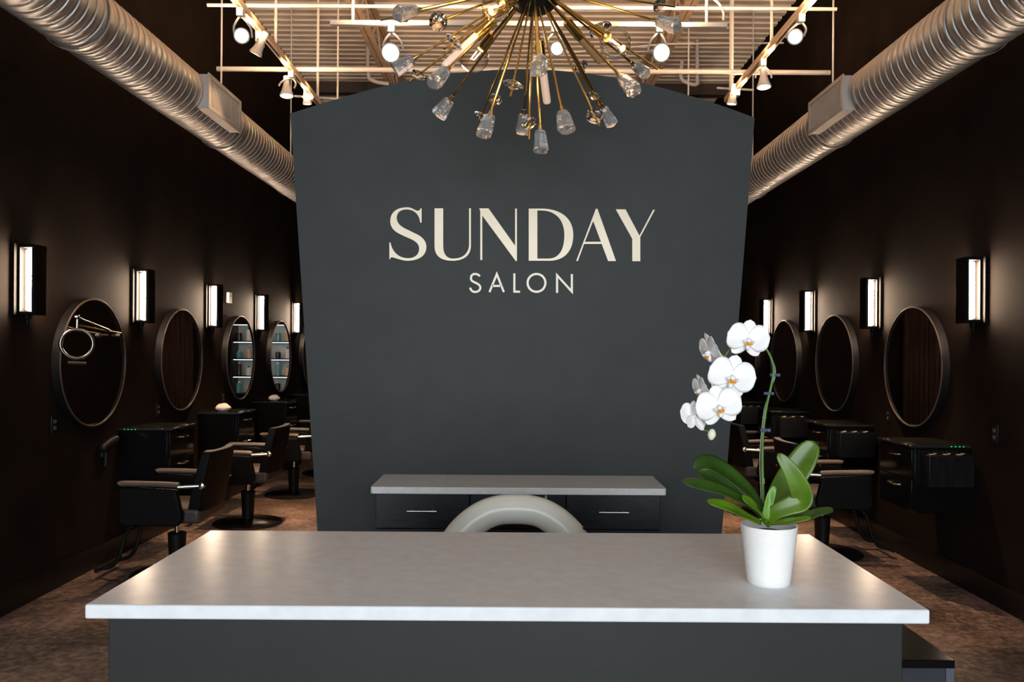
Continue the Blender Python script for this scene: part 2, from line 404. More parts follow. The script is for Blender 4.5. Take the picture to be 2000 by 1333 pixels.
# ================================================================== lettering
YL = YP - 0.014
def lw(cx_, cy_):
    q = P(cx_/3.5714 + 740, cy_/3.5714 + 380, YP); return (q.x, q.z)
def bez(p0, c1, c2, p3, n=12):
    return [tuple((1-t)**3*a + 3*(1-t)**2*t*b + 3*(1-t)*t*t*c + t**3*d for a,b,c,d in zip(p0,c1,c2,p3)) for t in [i/n for i in range(1, n+1)]]
def path(start, *segs):
    out = [start]
    for s in segs:
        if isinstance(s[0], tuple): out += bez(out[-1], *s)
        else: out.append(s)
    return out
sign = thing('wall_lettering', 'pale gold raised letters SUNDAY SALON on the slate feature wall', 'sign', (0, YL, 2.0))
def letter(name, loops, m):
    cu = bpy.data.curves.new(name, 'CURVE'); cu.dimensions = '2D'; cu.fill_mode = 'BOTH'; cu.extrude = 0.0065
    for lp_ in loops:
        s = cu.splines.new('POLY'); s.points.add(len(lp_)-1)
        for i, p in enumerate(lp_):
            x, z = lw(*p); s.points[i].co = (x, z - 2.0, 0, 1)
        s.use_cyclic_u = True
    t = bpy.data.objects.new('tmp', cu); C.objects.link(t)
    dg = bpy.context.evaluated_depsgraph_get()
    me = bpy.data.meshes.new_from_object(t.evaluated_get(dg)); me.name = name
    bpy.data.objects.remove(t); bpy.data.curves.remove(cu)
    me.transform(Matrix.Rotation(PI/2, 4, 'X')); me.materials.clear(); me.materials.append(m)
    o = bpy.data.objects.new(name, me); C.objects.link(o); o.parent = sign; o.location = (0, 0.0068, 0)
    return o
S_ = path((300,100),(300,200),(290,200),((285,140),(245,108),(195,108)),((150,108),(127,132),(127,165)),((127,210),(165,232),(205,250)),(270,282),
          ((315,305),(333,335),(333,370)),((333,430),(280,465),(200,465)),((150,463),(110,440),(88,440)),(76,458),(76,338),(84,338),
          ((92,400),(140,447),(205,447)),((255,447),(283,420),(283,380)),((283,340),(245,322),(205,305)),(150,280),((105,258),(82,228),(82,190)),
          ((82,125),(130,93),(200,93)),((235,93),(255,117),(272,117)),((284,117),(290,108),(293,100)))
letter('letter_s', [S_], M_GOLDLETTER)
letter('letter_u', [path((390,100),(450,100),(450,360),((450,420),(475,450),(520,450)),((590,450),(630,410),(630,350)),(630,100),(643,100),(643,360),((643,430),(590,465),(515,465)),((430,465),(390,430),(390,360)))], M_GOLDLETTER)
letter('letter_n', [[(700,100),(765,100),(950,360),(950,102),(963,102),(963,467),(955,467),(722,150),(722,460),(708,460),(708,118)]], M_GOLDLETTER)
letter('letter_d', [path((1045,102),(1130,102),((1270,102),(1355,170),(1355,285)),((1355,400),(1290,465),(1190,465)),(1045,465)),
                    path((1105,115),(1130,115),((1240,115),(1293,190),(1293,285)),((1293,390),(1255,450),(1180,450)),(1105,450))], M_GOLDLETTER)
letter('letter_a', [[(1375,467),(1512,103),(1523,103),(1652,467),(1597,467),(1552,348),(1430,348),(1387,467)],[(1436,333),(1547,333),(1493,188)]], M_GOLDLETTER)
letter('letter_y', [[(1650,107),(1718,107),(1815,290),(1910,110),(1923,110),(1821,300),(1821,468),(1765,468),(1765,312)]], M_GOLDLETTER)
def ribbon(name, strokes, wd=7.2):
    bm = NB()
    for st in strokes:
        n = len(st); A, Bv = [], []
        for i, p in enumerate(st):
            closed = st[0] == st[-1]
            pa = st[i-1] if i else (st[-2] if closed else p); pb = st[i+1] if i < n-1 else (st[1] if closed else p)
            d1 = Vector((p[0]-pa[0], p[1]-pa[1])); d2 = Vector((pb[0]-p[0], pb[1]-p[1]))
            d1 = d1.normalized() if d1.length else d2.normalized(); d2 = d2.normalized() if d2.length else d1
            n1 = Vector((-d1.y, d1.x)); n2 = Vector((-d2.y, d2.x)); mm = (n1+n2).normalized(); sc = min(1/max(mm.dot(n1), 0.2), 3.0)
            A.append((p[0]+mm.x*wd*sc, p[1]+mm.y*wd*sc)); Bv.append((p[0]-mm.x*wd*sc, p[1]-mm.y*wd*sc))
        for (a0,b0,a1,b1) in zip(A, Bv, A[1:], Bv[1:]):
            q = [lw(*t) for t in (a0,a1,b1,b0)]
            prism(bm, [(x, z-2.0) for x, z in q], 0.0, 0.0136)
    bmesh.ops.remove_doubles(bm, verts=bm.verts[:], dist=1e-6)
    finish(name, bm, M_GOLDLETTER2, sign, smooth=False)
ribbon('letter_s', [path((705,573),((697,562),(686,557),(672,557)),((652,557),(643,570),(643,587)),((643,605),(660,611),(675,618)),((695,627),(708,636),(708,652)),((708,672),(690,682),(672,682)),((653,682),(640,668),(638,652)))])
ribbon('letter_a', [[(772,683),(823,558),(872,683)],[(792,640),(852,640)]])
ribbon('letter_l', [[(945,553),(945,680),(985,680)]])
ribbon('letter_o', [[(1099+62*math.cos(2*PI*i/40), 619+62*math.sin(2*PI*i/40)) for i in range(40)] + [(1099+62, 619)]], 7.5)
ribbon('letter_n', [[(1242,688),(1242,566),(1345,680),(1345,558)]])

# ================================================================== spiral ducts
def duct(name, label, x, z, R, y0, y1, s, vent_y0, vent_y1, rods):
    t = thing(name, label, 'air duct', (x, (y0+y1)/2, z), group='spiral ducts')
    yc = (y0+y1)/2; bm = NB(); pt = 0.082; seg = 56
    prof = [(0.0, 0.0), (0.40, 0.0), (0.46, 0.0035), (0.54, 0.0035), (0.60, 0.0), (0.80, 0.0), (0.85, 0.0055), (0.93, 0.0055)]
    n = int((y1-y0)/pt); rings = []
    for i in range(n):
        for (f, dr) in prof:
            rings.append([bm.verts.new(((R+dr)*math.cos(2*PI*k/seg), y0 - yc + (i+f+k/seg*0.999)*pt, (R+dr)*math.sin(2*PI*k/seg))) for k in range(seg+1)])
    for a, b in zip(rings, rings[1:]):
        for k in range(seg): bm.faces.new((a[k], a[k+1], b[k+1], b[k]))
    # ridge runs on round the spiral: weld each turn's end to the next turn's start
    bmesh.ops.remove_doubles(bm, verts=bm.verts[:], dist=0.0002)
    finish('duct_pipe', bm, M_GALV, t)
    # register facing the room
    v = boxobj('register_collar', M_VENT, t, *sorted((-s*(R-0.06), -s*(R+0.035))), vent_y0-yc, vent_y1-yc, -0.125, 0.125, bevel=0.003)
    xa = -s*(R+0.035)
    for (ya, yb_, za, zb) in ((vent_y0-0.012, vent_y1+0.012, 0.098, 0.132), (vent_y0-0.012, vent_y1+0.012, -0.132, -0.098),
                              (vent_y0-0.012, vent_y0+0.03, -0.098, 0.098), (vent_y1-0.03, vent_y1+0.012, -0.098, 0.098)):
        x0_, x1_ = sorted((xa, xa - s*0.012)); boxobj('frame', M_VENT, v, x0_, x1_, ya-yc, yb_-yc, za, zb, bevel=0.002)
    nl = 22
    for i in range(nl):
        yy = vent_y0 + 0.035 + (vent_y1-vent_y0-0.07)*(i+0.5)/nl - yc
        bm = NB(); x0_, x1_ = sorted((xa - s*0.0005, xa - s*0.009)); box(bm, x0_, x1_, yy-0.006, yy+0.004, -0.097, 0.097); finish('louver', bm, M_VENT, v)
    for ry in rods:
        bm = NB(); tube(bm, [(0, ry-yc, R+0.005), (0, ry-yc, ZC-z)], 0.008, 8); finish('hanger_rod', bm, M_WHITE, t)
        bm = NB()
        pr = [((R+0.012)*math.cos(2*PI*k/48), (R+0.012)*math.sin(2*PI*k/48)) for k in range(49)]
        pr2 = [((R+0.015)*math.cos(2*PI*k/48), (R+0.015)*math.sin(2*PI*k/48)) for k in range(49)]
        for k in range(48):
            prism(bm, [pr[k], pr[k+1], pr2[k+1], pr2[k]], ry-yc-0.012, ry-yc+0.012)
        finish('strap', bm, M_GALV, t)
    return t
ZDU = CAMH + 1.87
duct('spiral_duct', 'ribbed galvanised spiral duct along the left wall', -2.49, ZDU, 0.195, 1.2, 12.6, -1, 5.98, 6.66, [4.6, 6.88, 9.0])
duct('spiral_duct', 'ribbed galvanised spiral duct along the right wall', 2.585, ZDU, 0.195, 1.2, 12.6, 1, 5.92, 6.60, [4.6, 6.72, 9.0])

# ================================================================== roof steel, rails, pipes
def joist(x, label):
    t = thing('steel_joist', label, 'joist', (x, 8, ZC-0.42), group='open web joists')
    h = 0.40
    for zc_, n_ in ((h, 'top_chord'), (0.03, 'bottom_chord')):
        bm = NB(); box(bm, -0.055, -0.006, -7, 4.9, zc_-0.03, zc_+0.0); box(bm, 0.006, 0.055, -7, 4.9, zc_-0.03, zc_); finish(n_, bm, M_JOIST, t)
    y = -6.9; up = True
    while y < 4.6:
        bm = NB(); a, b = (0.03, h-0.03) if up else (h-0.03, 0.03)
        tube(bm, [(0, y, a), (0, y+0.36, b)], 0.014, 8); finish('web_bar', bm, M_JOIST, t)
        y += 0.36; up = not up
joist(-1.62, 'tan open-web roof joist left of the chandelier')
joist(1.68, 'tan open-web roof joist right of the chandelier')
tag(boxobj('roof_beam', M_BEAM, None, -XW, XW, 11.6, 11.75, ZC-0.16, ZC-0.002), 'dark steel beam crossing under the far roof deck', 'beam')

ZT = CAMH + 2.33
def rail(name, label, x, y0, y1, rods):
    t = thing(name, label, 'track rail', (x, (y0+y1)/2, ZT), group='lighting track rails'); yc = (y0+y1)/2
    bm = NB(); box(bm, -0.022, 0.022, y0-yc, y1-yc, 0.005, 0.035); box(bm, -0.022, -0.012, y0-yc, y1-yc, -0.012, 0.0052); box(bm, 0.012, 0.022, y0-yc, y1-yc, -0.012, 0.0052)
    finish('rail', bm, mat('lamplit_rail', (0.62, 0.47, 0.33), 0.35, metal=0.3), t)  # white rail, warm glow of the nearby lamps put into its colour
    for ry in rods:
        bm = NB(); tube(bm, [(0, ry-yc, 0.034), (0, ry-yc, ZC-ZT)], 0.0125, 8); finish('hanger_rod', bm, M_WHITE, t)
rail('track_rail', 'cream lighting track running back on the left', -1.90, 2.6, 7.9, [4.4, 6.42, 7.78])
rail('track_rail', 'cream lighting track running back on the right', 1.95, 2.6, 7.65, [4.4, 6.30, 7.45])
# cross bar with lamps in front of the arch
YBAR = 5.6
b0, b1 = P(645, 45, YBAR), P(1420, 45, YBAR)
bar = thing('lamp_bar', 'white cross bar of lamps behind the chandelier', 'lamp bar', ((b0.x+b1.x)/2, YBAR, b0.z))
boxobj('bar', M_WHITE, bar, b0.x-bar.location.x, b1.x-bar.location.x, -0.016, 0.016, -0.016, 0.016, bevel=0.002)
for px in (689, 1380):
    xx = P(px, 45, YBAR).x - bar.location.x
    bm = NB(); tube(bm, [(xx,0,0.015),(xx,0,ZC-bar.location.z)], 0.0105, 8); finish('hanger_rod', bm, M_WHITE, bar)
cpts = [P(x, y, YBAR) - Vector(bar.location) for x, y in ((1413,40),(1413,24),(1405,8),(1390,-8),(1386,-40))]
bm = NB(); tube(bm, smooth_pts([tuple(p) for p in cpts], 5), 0.009, 8); finish('cable', bm, M_WHITE, bar)
def pipe(name, label, cat, pts, r, m=None, seg=10):
    p0 = Vector(pts[0]); bm = NB(); tube(bm, [Vector(p)-p0 for p in pts], r, seg)
    return tag(finish(name, bm, m or M_WHITE, loc=p0), label, cat)
a, b = P(424, 138, 7.02), P(1621, 139, 7.02); zz = (a.z+b.z)/2
pipe('support_pipe', 'white horizontal support pipe lower across the ceiling, just above the arch', 'pipe', [(a.x, 7.02, zz), (b.x, 7.02, zz)], 0.021)
a, b = P(405, 14, 5.9), P(1634, 14, 5.9); zz = (a.z+b.z)/2
pipe('support_pipe', 'white horizontal support pipe highest across the ceiling', 'pipe', [(a.x, 5.9, zz), (b.x, 5.9, zz)], 0.0125)
a, b = P(1030, 110, 8.6), P(1530, 84, 8.6)
pipe('conduit', 'thin white conduit crossing behind the right track', 'conduit', [a, P(1300,86,8.6), b], 0.009)
a, b = P(575, 188, 8.3), P(700, 196, 8.3)
pipe('conduit', 'thin white conduit low behind the left end of the arch', 'conduit', [a, b], 0.011)
pipe('conduit', 'thin white conduit low behind the right end of the arch', 'conduit', [P(1400,172,8.3), P(1472,176,8.3)], 0.011)
for px, lb, yy, rr in ((660, 'white vertical conduit left of the left lamp', 8.0, 0.010), (1345, 'thin white vertical conduit right of the right lamp', 8.6, 0.009), (1427, 'white vertical conduit beside the end of the right track', 8.0, 0.013)):
    q = P(px, 100, yy); z0 = P(px, 198, yy).z
    pipe('drop_conduit', lb, 'conduit', [(q.x, yy, z0), (q.x, yy, ZC)], rr)
def elbow(label, pts, yy):
    q = [tuple(P(x, y, yy)) for x, y in pts]; pipe('elbow_pipe', label, 'pipe', smooth_pts(q, 5), 0.024)
elbow('white bent pipe rising behind the arch, left of the chandelier', [(718,-90),(718,100),(719,142),(722,154),(738,161),(760,164)], 10.0)
elbow('white bent pipe rising behind the arch, right of the chandelier', [(1332,120),(1330,142),(1332,155),(1345,163),(1361,164),(1362,140),(1361,-90)], 10.0)

# ------------------------------------------------------------------ track lamps
def head(label, mount, lens, d, watts, beam, r=0.05):
    d = Vector(d).normalized(); m0 = Vector(mount); L_ = Vector(lens) - m0
    t = thing('track_lamp', label, 'track lamp', m0, group='track lamps')
    boxobj('adapter', M_WHITE, t, -0.022, 0.022, -0.03, 0.03, -0.055, 0.0, bevel=0.004)
    back = L_ - d * 0.15; mid = L_ - d * 0.075
    side = d.cross(Vector((0,0,1)));  side = side.normalized() if side.length > 0.1 else Vector((0,1,0))
    for s in (-1, 1):
        e = mid + side*s*(r+0.008); top = Vector((0,0,-0.05))
        c = (top+e)/2 + side*s*0.025
        bm = NB(); tube(bm, smooth_pts([tuple(top + side*s*0.006), tuple(c), tuple(e)], 5), 0.0075, 8); finish('yoke_arm', bm, M_WHITE, t)
    bm = NB(); lathe(bm, [(0.010,-0.175),(0.024,-0.17),(0.026,-0.10),(0.030,-0.085),(r*0.8,-0.035),(r,-0.012),(r+0.004,0.0),(r-0.004,0.004),(r-0.008,-0.002)], 24, L_, d, caps=False)
    finish('housing', bm, M_WHITE, t)
    bm = NB(); lathe(bm, [(0.0,0.003),(r*0.5,0.001),(r-0.008,-0.0035)], 24, L_, d, caps=False)
    finish('lens', bm, M_LENS, t)
    lamp('lamp_beam', L_ + d*0.02, watts*beam, WARM, t, 0.035, 'SPOT', d, 58)
    # added upward spot, apart from the bulb, to brighten the roof deck
    lamp('deck_fill', Vector((0.0, -0.22, 0.0)), watts*DECK_FILL, WARM, t, 0.05, 'SPOT', (0, 0.55, 1), 165)
YTL = lambda px: 1.90*F/abs(px-VX)
def on_track(px, side):
    x = -1.90 if side < 0 else 1.95
    y = x*F/(px-VX); return Vector((x, y, ZT-0.012))
H = HEAD_W
m = on_track(466,-1); head('lit track lamp glaring nearest on the left track', m, P(472,70,m.y), (0.15,-1,-0.25), H, 0.1)
m = on_track(503,-1); head('second track lamp on the left track, tilted away', m, P(499,105,m.y), (-0.5,0.1,-0.9), H*0.7, 0.6, 0.045)
m = on_track(566,-1); head('third track lamp on the left track, with a wide rim', m, P(560,187,m.y), (0.06,-0.12,-0.95), H*0.7, 9.0, 0.055)
m = on_track(603,-1); head('last track lamp at the far end of the left track', m, P(600,203,m.y), (0.05,0.12,-1), H*0.5, 20.0, 0.04)
m = on_track(1560,1); head('lit track lamp glaring nearest on the right track', m, P(1553,72,m.y), (-0.3,-1,-0.35), H, 0.1)
m = on_track(1486,1); head('middle track lamp on the right track, with a wide rim', m, P(1492,170,m.y), (0.0,-0.12,-0.95), H*0.7, 9.0, 0.055)
m = on_track(1436,1); head('last track lamp at the far end of the right track', m, P(1429,203,m.y), (-0.1,0.1,-1), H*0.5, 20.0, 0.045)
m = P(765,49,YBAR); head('bright lamp under the left end of the cross bar', m, P(763,103,YBAR-0.02), (-0.12,-1,-0.5), H, 0.08, 0.062)
m = P(1287,49,YBAR); head('bright lamp under the right end of the cross bar', m, P(1292,103,YBAR-0.02), (0.25,-1,-0.35), H, 0.08, 0.06)
m = P(1083,49,YBAR); head('small bright lamp under the middle of the cross bar, behind the chandelier', m, P(1088,95,YBAR-0.02), (0.05,-1,-0.3), H, 0.08, 0.045)

# ================================================================== chandelier
YCH = 3.2
hub = P(1043, -30, YCH)
cd = thing('sputnik_chandelier', 'brass sputnik chandelier with crystal blocks, discs and globe bulbs', 'chandelier', hub)
bm = NB(); bmesh.ops.create_uvsphere(bm, u_segments=28, v_segments=18, radius=0.118); finish('hub', bm, M_HUB, cd)
bm = NB(); tube(bm, [(0,0,0.1),(0,0,ZC-hub.z-0.03)], 0.012, 12); finish('stem', bm, M_BRASS, cd)
bm = NB(); lathe(bm, [(0.07,ZC-hub.z-0.03),(0.07,ZC-hub.z)], 24); finish('canopy', bm, M_BRASS, cd)
def tip(px, py, Lr, sgn):
    q = P(px, py, YCH) - hub; rr = math.hypot(q.x, q.z)
    dy = math.sqrt(max(Lr*Lr - rr*rr, 0.0)) * sgn
    kf = (YCH + dy) / YCH                      # keep the tip where it shows from in front
    v = Vector((q.x*kf, dy, q.z*kf)) if True else q
    # camera-relative correction for points nearer or farther than the hub
    w_ = P(px, py, YCH + dy) - hub
    return w_
def rod(v, r=0.0048, r0=0.10):
    d = v.normalized(); bm = NB(); tube(bm, [d*r0, v], r, 8); return finish('rod', bm, M_BRASS, cd)
def block(v, ro, size=1.2):
    """tapered crystal block capping a rod end"""
    d = v.normalized(); u, w_, _ = frame_of(d); ang = random.random()*PI/2
    u, w_ = u*math.cos(ang)+w_*math.sin(ang), w_*math.cos(ang)-u*math.sin(ang)
    bm = NB(); rings = []
    for (h, q, c) in ((0.0, 0.017, 0.4), (0.008, 0.021, 0.35), (0.062, 0.029, 0.3), (0.068, 0.026, 0.3)):
        q *= size; h *= size; rg = []
        for (a, b) in ((1,c),(c,1),(-c,1),(-1,c),(-1,-c),(-c,-1),(c,-1),(1,-c)):
            rg.append(bm.verts.new(v + d*h + u*q*a*0.98 + w_*q*b*0.8))
        rings.append(rg)
    for a, b in zip(rings, rings[1:]):
        for i in range(8): bm.faces.new((a[i],a[(i+1)%8],b[(i+1)%8],b[i]))
    bm.faces.new(list(reversed(rings[0]))); bm.faces.new(rings[-1])
    finish('crystal_block', bm, M_ICE, ro, smooth=False)
    bm = NB(); lathe(bm, [(0.008,-0.022),(0.008,0.0),(0.012,0.0015)], 12, v, d); finish('ferrule', bm, M_BRASS, ro)
def disc(c, n, ro, r=0.034):
    bm = NB(); lathe(bm, [(0.004,-0.016),(r*0.55,-0.011),(r*0.92,-0.004),(r,0.0),(r*0.92,0.004),(r*0.55,0.011),(0.004,0.016)], 12, c, n)
    finish('crystal_disc', bm, M_CRYSTAL, ro, smooth=False)
for px, py, Lr, sg in ((806,116,.56,-1),(871,138,.60,-1),(878,196,.60,1),(956,228,.60,-1),(1023,224,.58,1),(1055,256,.58,-1),(1099,219,.55,-1),
                       (1178,212,.62,1),(1215,152,.60,-1),(1238,126,.62,1),(1285,41,.58,-1),(812,20,.60,-1),(1052,115,.60,-1)):
    v = tip(px, py, Lr, sg); r_ = rod(v); block(v, r_)
for px, py, Lr, sg, fr, r in ((743,40,.63,1,.84,.030),(800,160,.62,-1,.93,.030),(997,190,.58,-1,.90,.040),(1033,273,.62,-1,.90,.032),(1171,247,.65,-1,.93,.034),
                       (1286,136,.62,-1,.55,.046),(1318,13,.63,-1,.90,.03),(1169,205,.60,1,.92,.032),(935,238,.60,1,.96,.032),(1141,140,.55,1,.93,.034),
                       (840,48,.58,-1,.93,.034),(962,205,.58,1,.95,.032),(868,95,.52,-1,.9,.038)):
    v = tip(px, py, Lr, sg); r_ = rod(v, 0.0042)
    n = v.normalized() + Vector((random.uniform(-.8,.8), random.uniform(-.8,.8), random.uniform(-.3,.3)))
    disc(v*fr, n, r_, r)
def socket(v0, v1, r, parent):
    bm = NB(); tube(bm, [v0, v1], r, 14); return finish('socket', bm, M_BRASS, parent)
def globe(px, py, dy, R):
    c = P(px, py, YCH+dy) - hub; d = c.normalized(); ro = rod(c - d*(R+0.06), 0.006)
    socket(c - d*(R+0.065), c - d*(R-0.008), 0.019, ro)
    bm = NB(); bmesh.ops.create_uvsphere(bm, u_segments=24, v_segments=16, radius=R); bmesh.ops.translate(bm, verts=bm.verts[:], vec=c); finish('globe_bulb', bm, M_GLOBE, ro)
    bm = NB(); u, w_, _ = frame_of(d)
    tube(bm, [c - d*0.03 + u*0.010, c + d*0.012 + u*0.008 , c + d*0.012 - u*0.008, c - d*0.03 - u*0.010], 0.0022, 8); finish('filament', bm, M_FIL, ro)
    lamp('bulb_light', c + d*(R+0.03), BULB_W, WARM, cd, 0.03)
globe(926,112,0.22,0.062); globe(1202,84,-0.30,0.056); globe(968,14,-0.25,0.052)
def ftube(pa, pb, dya, dyb, m):
    a = P(*pa, YCH+dya)-hub; b = P(*pb, YCH+dyb)-hub; d = (b-a).normalized()
    a0 = a - d*0.09; ro = rod(a0, 0.006); socket(a0 - d*0.005, a, 0.020, ro)
    bm = NB(); lathe(bm, [(0.014,-0.003),(0.0165,0.0),(0.0165,(b-a).length-0.012),(0.013,(b-a).length-0.003),(0.004,(b-a).length)], 16, a, d); finish('tube_bulb', bm, m, ro)
ftube((930,72),(866,132),-0.20,-0.25,M_FROST); ftube((1059,128),(1069,204),0.14,0.20,M_FROST); ftube((1134,74),(1174,122),0.20,0.28,M_TUBEDIM)
for i in range(16):                                    # the upper half above the frame
    a = 2*PI*i/16 + 0.2; el = (0.35, 0.75, 1.1)[i % 3]
    v = Vector((math.cos(a)*math.cos(el), math.sin(a)*math.cos(el), math.sin(el))) * random.uniform(0.5, 0.62)
    r_ = rod(v); (block(v, r_) if i % 2 else disc(v*0.93, Vector((random.uniform(-1,1),random.uniform(-1,1),0.6)), r_))

# ================================================================== wall sconces
def make_sconce():
    """mounted on a wall whose inner face is x=0 with the room towards +x; z=0 is its middle"""
    t = thing('wall_sconce', '', 'wall sconce', group='wall sconces')
    boxobj('backplate', M_BRONZE, t, 0.0, 0.018, -0.10, 0.10, -0.215, 0.215, bevel=0.003)
    boxobj('shade', M_BRONZE, t, 0.112, 0.120, -0.062, 0.062, -0.212, 0.212, bevel=0.002)
    boxobj('cap', M_BRONZE, t, 0.018, 0.112, -0.062, 0.062, 0.192, 0.212, bevel=0.002)
    boxobj('cap', M_BRONZE, t, 0.018, 0.112, -0.062, 0.062, -0.212, -0.192, bevel=0.002)
    for s in (-1, 1):
        for xx in ((0.0185, 0.030), (0.100, 0.1115)):
            boxobj('frame_post', M_BRONZE, t, *xx, min(s*0.062, s*0.050), max(s*0.062, s*0.050), -0.1915, 0.1915)
    bm = NB(); lathe(bm, [(0.012,-0.188),(0.032,-0.18),(0.032,0.18),(0.012,0.188)], 16, (0.065,0,0)); finish('tube_bulb', bm, M_SCTUBE, t)
    bm = NB(); lathe(bm, [(0.022,-0.212),(0.022,-0.235),(0.014,-0.24),(0.014,-0.275),(0.006,-0.28)], 12, (0.04,0,0)); finish('finial', bm, M_BRONZE, t)
    return t
sc0 = make_sconce()
ZS = 1.978
ORD = ['first', 'second', 'third', 'fourth', 'fifth']
def place(proto, used, loc, rz, label):
    o = proto if not used else copy_tree(proto)
    o.location = loc; o.rotation_euler = (0, 0, rz); o['label'] = label; used.append(o); return o
us = []
for i, y in enumerate((4.96, 6.47, 7.98, 9.47, 11.0)):
    place(sc0, us, (-XW, y, ZS), 0, f'glowing dark sconce on the left wall, {ORD[i]} from the front')
for i, y in enumerate((5.31, 6.81, 8.28, 9.65)):
    place(sc0, us, (XW, y, ZS), PI, f'glowing dark sconce on the right wall, {ORD[i]} from the front')

# ================================================================== round mirrors
def make_mirror():
    t = thing('round_mirror', '', 'mirror', group='round wall mirrors'); R = 0.437
    bm = NB(); seg = 72
    lathe(bm, [(R+0.006,0.0),(R+0.012,0.004),(R+0.012,0.056),(R+0.008,0.060),(R,0.060),(R-0.003,0.052)], seg, (0,0,0), (1,0,0), caps=False)
    finish('frame', bm, M_BLKMETAL, t)
    bm = NB(); lathe(bm, [(R+0.0115,0.0562),(R+0.0125,0.0585),(R+0.009,0.0622),(R+0.001,0.0622),(R-0.0005,0.0602)], seg, (0,0,0), (1,0,0), caps=False)
    finish('rim', bm, mat('bronze_rim', (0.12, 0.09, 0.075), 0.4, metal=0.5), t)
    bm = NB(); lathe(bm, [(0.001,0.05),(R-0.001,0.05)], seg, (0,0,0), (1,0,0), caps=False)
    bmesh.ops.remove_doubles(bm, verts=bm.verts[:], dist=0.002); finish('mirror_glass', bm, M_MIRROR, t)
    bm = NB(); lathe(bm, [(R,0.0005),(R,0.04)], seg, (0,0,0), (1,0,0)); finish('backing_board', bm, M_BLKMETAL, t)
    return t
mr0 = make_mirror(); um = []; ZM = 1.466
for i, y in enumerate((5.73, 7.24, 8.78, 10.27, 11.75)):
    place(mr0, um, (-XW, y, ZM), 0, f'large round mirror in a thin frame on the left wall, {ORD[i]} from the front')
for i, y in enumerate((6.10, 7.60, 9.02, 10.5)):
    place(mr0, um, (XW, y, ZM), PI, f'large round mirror in a thin frame on the right wall, {ORD[i]} from the front')

# ring magnifier on a swing arm at the first left mirror
def PX(px, py, X): # point at wall-parallel plane x = X
    u, v = px-VX, py-VY; c, s = math.cos(ROLL), math.sin(ROLL); uu, vv = u*c+v*s, -u*s+v*c
    Y = X*F/uu; return Vector((X, Y, CAMH - vv*Y/F))
mg = thing('magnifier_lamp', 'chrome ring magnifier on a swing arm at the nearest left mirror', 'magnifier', PX(236,655,-2.86))
o0 = Vector(mg.location)
cR = PX(150, 672, -2.80) - o0
bm = NB(); u = Vector((0.85,0.5,0)).normalized(); nrm = Vector((0.9,0.42,0)); rr = 0.092
ring = [cR + u*rr*math.cos(2*PI*i/36) + Vector((0,0,1))*rr*math.sin(2*PI*i/36) for i in range(37)]
tube(bm, ring, 0.011, 10, caps=False); finish('ring', bm, M_DIMCHROME, mg)
bm = NB(); tube(bm, [cR+Vector((0,0,rr)), PX(151,618,-2.80)-o0], 0.007, 8); lathe(bm, [(0.006,-0.014),(0.015,-0.008),(0.015,0.008),(0.006,0.014)], 12, PX(151,620,-2.80)-o0, (1,0,0)); finish('joint', bm, M_DIMCHROME, mg)
bm = NB(); tube(bm, [PX(151,620,-2.80)-o0, PX(214,645,-2.84)-o0], 0.006, 8); finish('upper_arm', bm, M_DIMCHROME, mg)
bm = NB(); tube(bm, [PX(153,636,-2.80)-o0, (0,0,0.015)], 0.006, 8); finish('lower_arm', bm, M_BRASS, mg)
bm = NB(); tube(bm, [cR + u*-0.05 + Vector((0,0,-rr-0.028)), cR + u*0.055 + Vector((0,0,-rr-0.032))], 0.010, 8); finish('grip', bm, M_DIMCHROME, mg)
bm = NB(); lathe(bm, [(0.016,0.0),(0.016,0.03)], 12, (0,0,0), (-1,0,0)); tube(bm, [(-0.02,0,0),(-0.076,0.03,0)], 0.009, 8); finish('bracket', bm, M_DIMCHROME, mg)

# ================================================================== stylist stations
def make_station():
    """wall at x=0, room towards +x, z from the floor; tool holder on the right hand (+y)"""
    t = thing('stylist_station', '', 'station cabinet', group='floating stylist stations')
    hw, d = 0.235, 0.385
    boxobj('body', M_BLACKGLOSS, t, 0.0, d-0.02, -hw, hw, 0.51, 0.945, bevel=0.002)
    boxobj('glass_top', mat('smoked_glass_top', (0.02, 0.022, 0.020), 0.05, spec=0.8), t, 0.0, d+0.015, -hw-0.012, hw+0.012, 0.946, 0.962, bevel=0.002)
    for z0, z1 in ((0.735, 0.935), (0.525, 0.73)):
        dr = boxobj('drawer_front', M_BLACKGLOSS, t, d-0.0198, d, -hw+0.003, hw-0.003, z0, z1, bevel=0.002)
        z = z1 - 0.055; bm = NB()
        pts = smooth_pts([(d-0.001,-0.075,z),(d+0.022,-0.062,z),(d+0.030,0.0,z),(d+0.022,0.062,z),(d-0.001,0.075,z)], 4)
        tube(bm, pts, 0.006, 8); finish('handle', bm, M_CHROME, dr)
    hb = boxobj('tool_holder', M_BLACK, t, 0.03, d-0.06, hw+0.0005, hw+0.11, 0.70, 0.905, bevel=0.004)
    for x in (0.09, 0.18, 0.27):
        bm = NB(); tube(bm, [(x+0.032*math.cos(2*PI*i/20), hw+0.056+0.032*math.sin(2*PI*i/20), 0.909) for i in range(21)], 0.0045, 6, caps=False); finish('holder_ring', bm, M_CHROME, hb)
        bm = NB(); lathe(bm, [(0.026,0.9052),(0.026,0.9075)], 16, (x, hw+0.056, 0)); finish('holder_hole', bm, M_OUTLET, hb)
    return t
st0 = make_station(); ust = []
for i, y in enumerate((6.43, 7.97, 9.58, 11.1)):
    place(st0, ust, (-XW, y, 0), 0, f'floating black station cabinet on the left wall, {ORD[i]} from the front')
for i, y in enumerate((5.64, 7.10, 8.61, 10.1)):
    place(st0, ust, (XW, y, 0), PI, f'floating black station cabinet on the right wall, {ORD[i]} from the front')
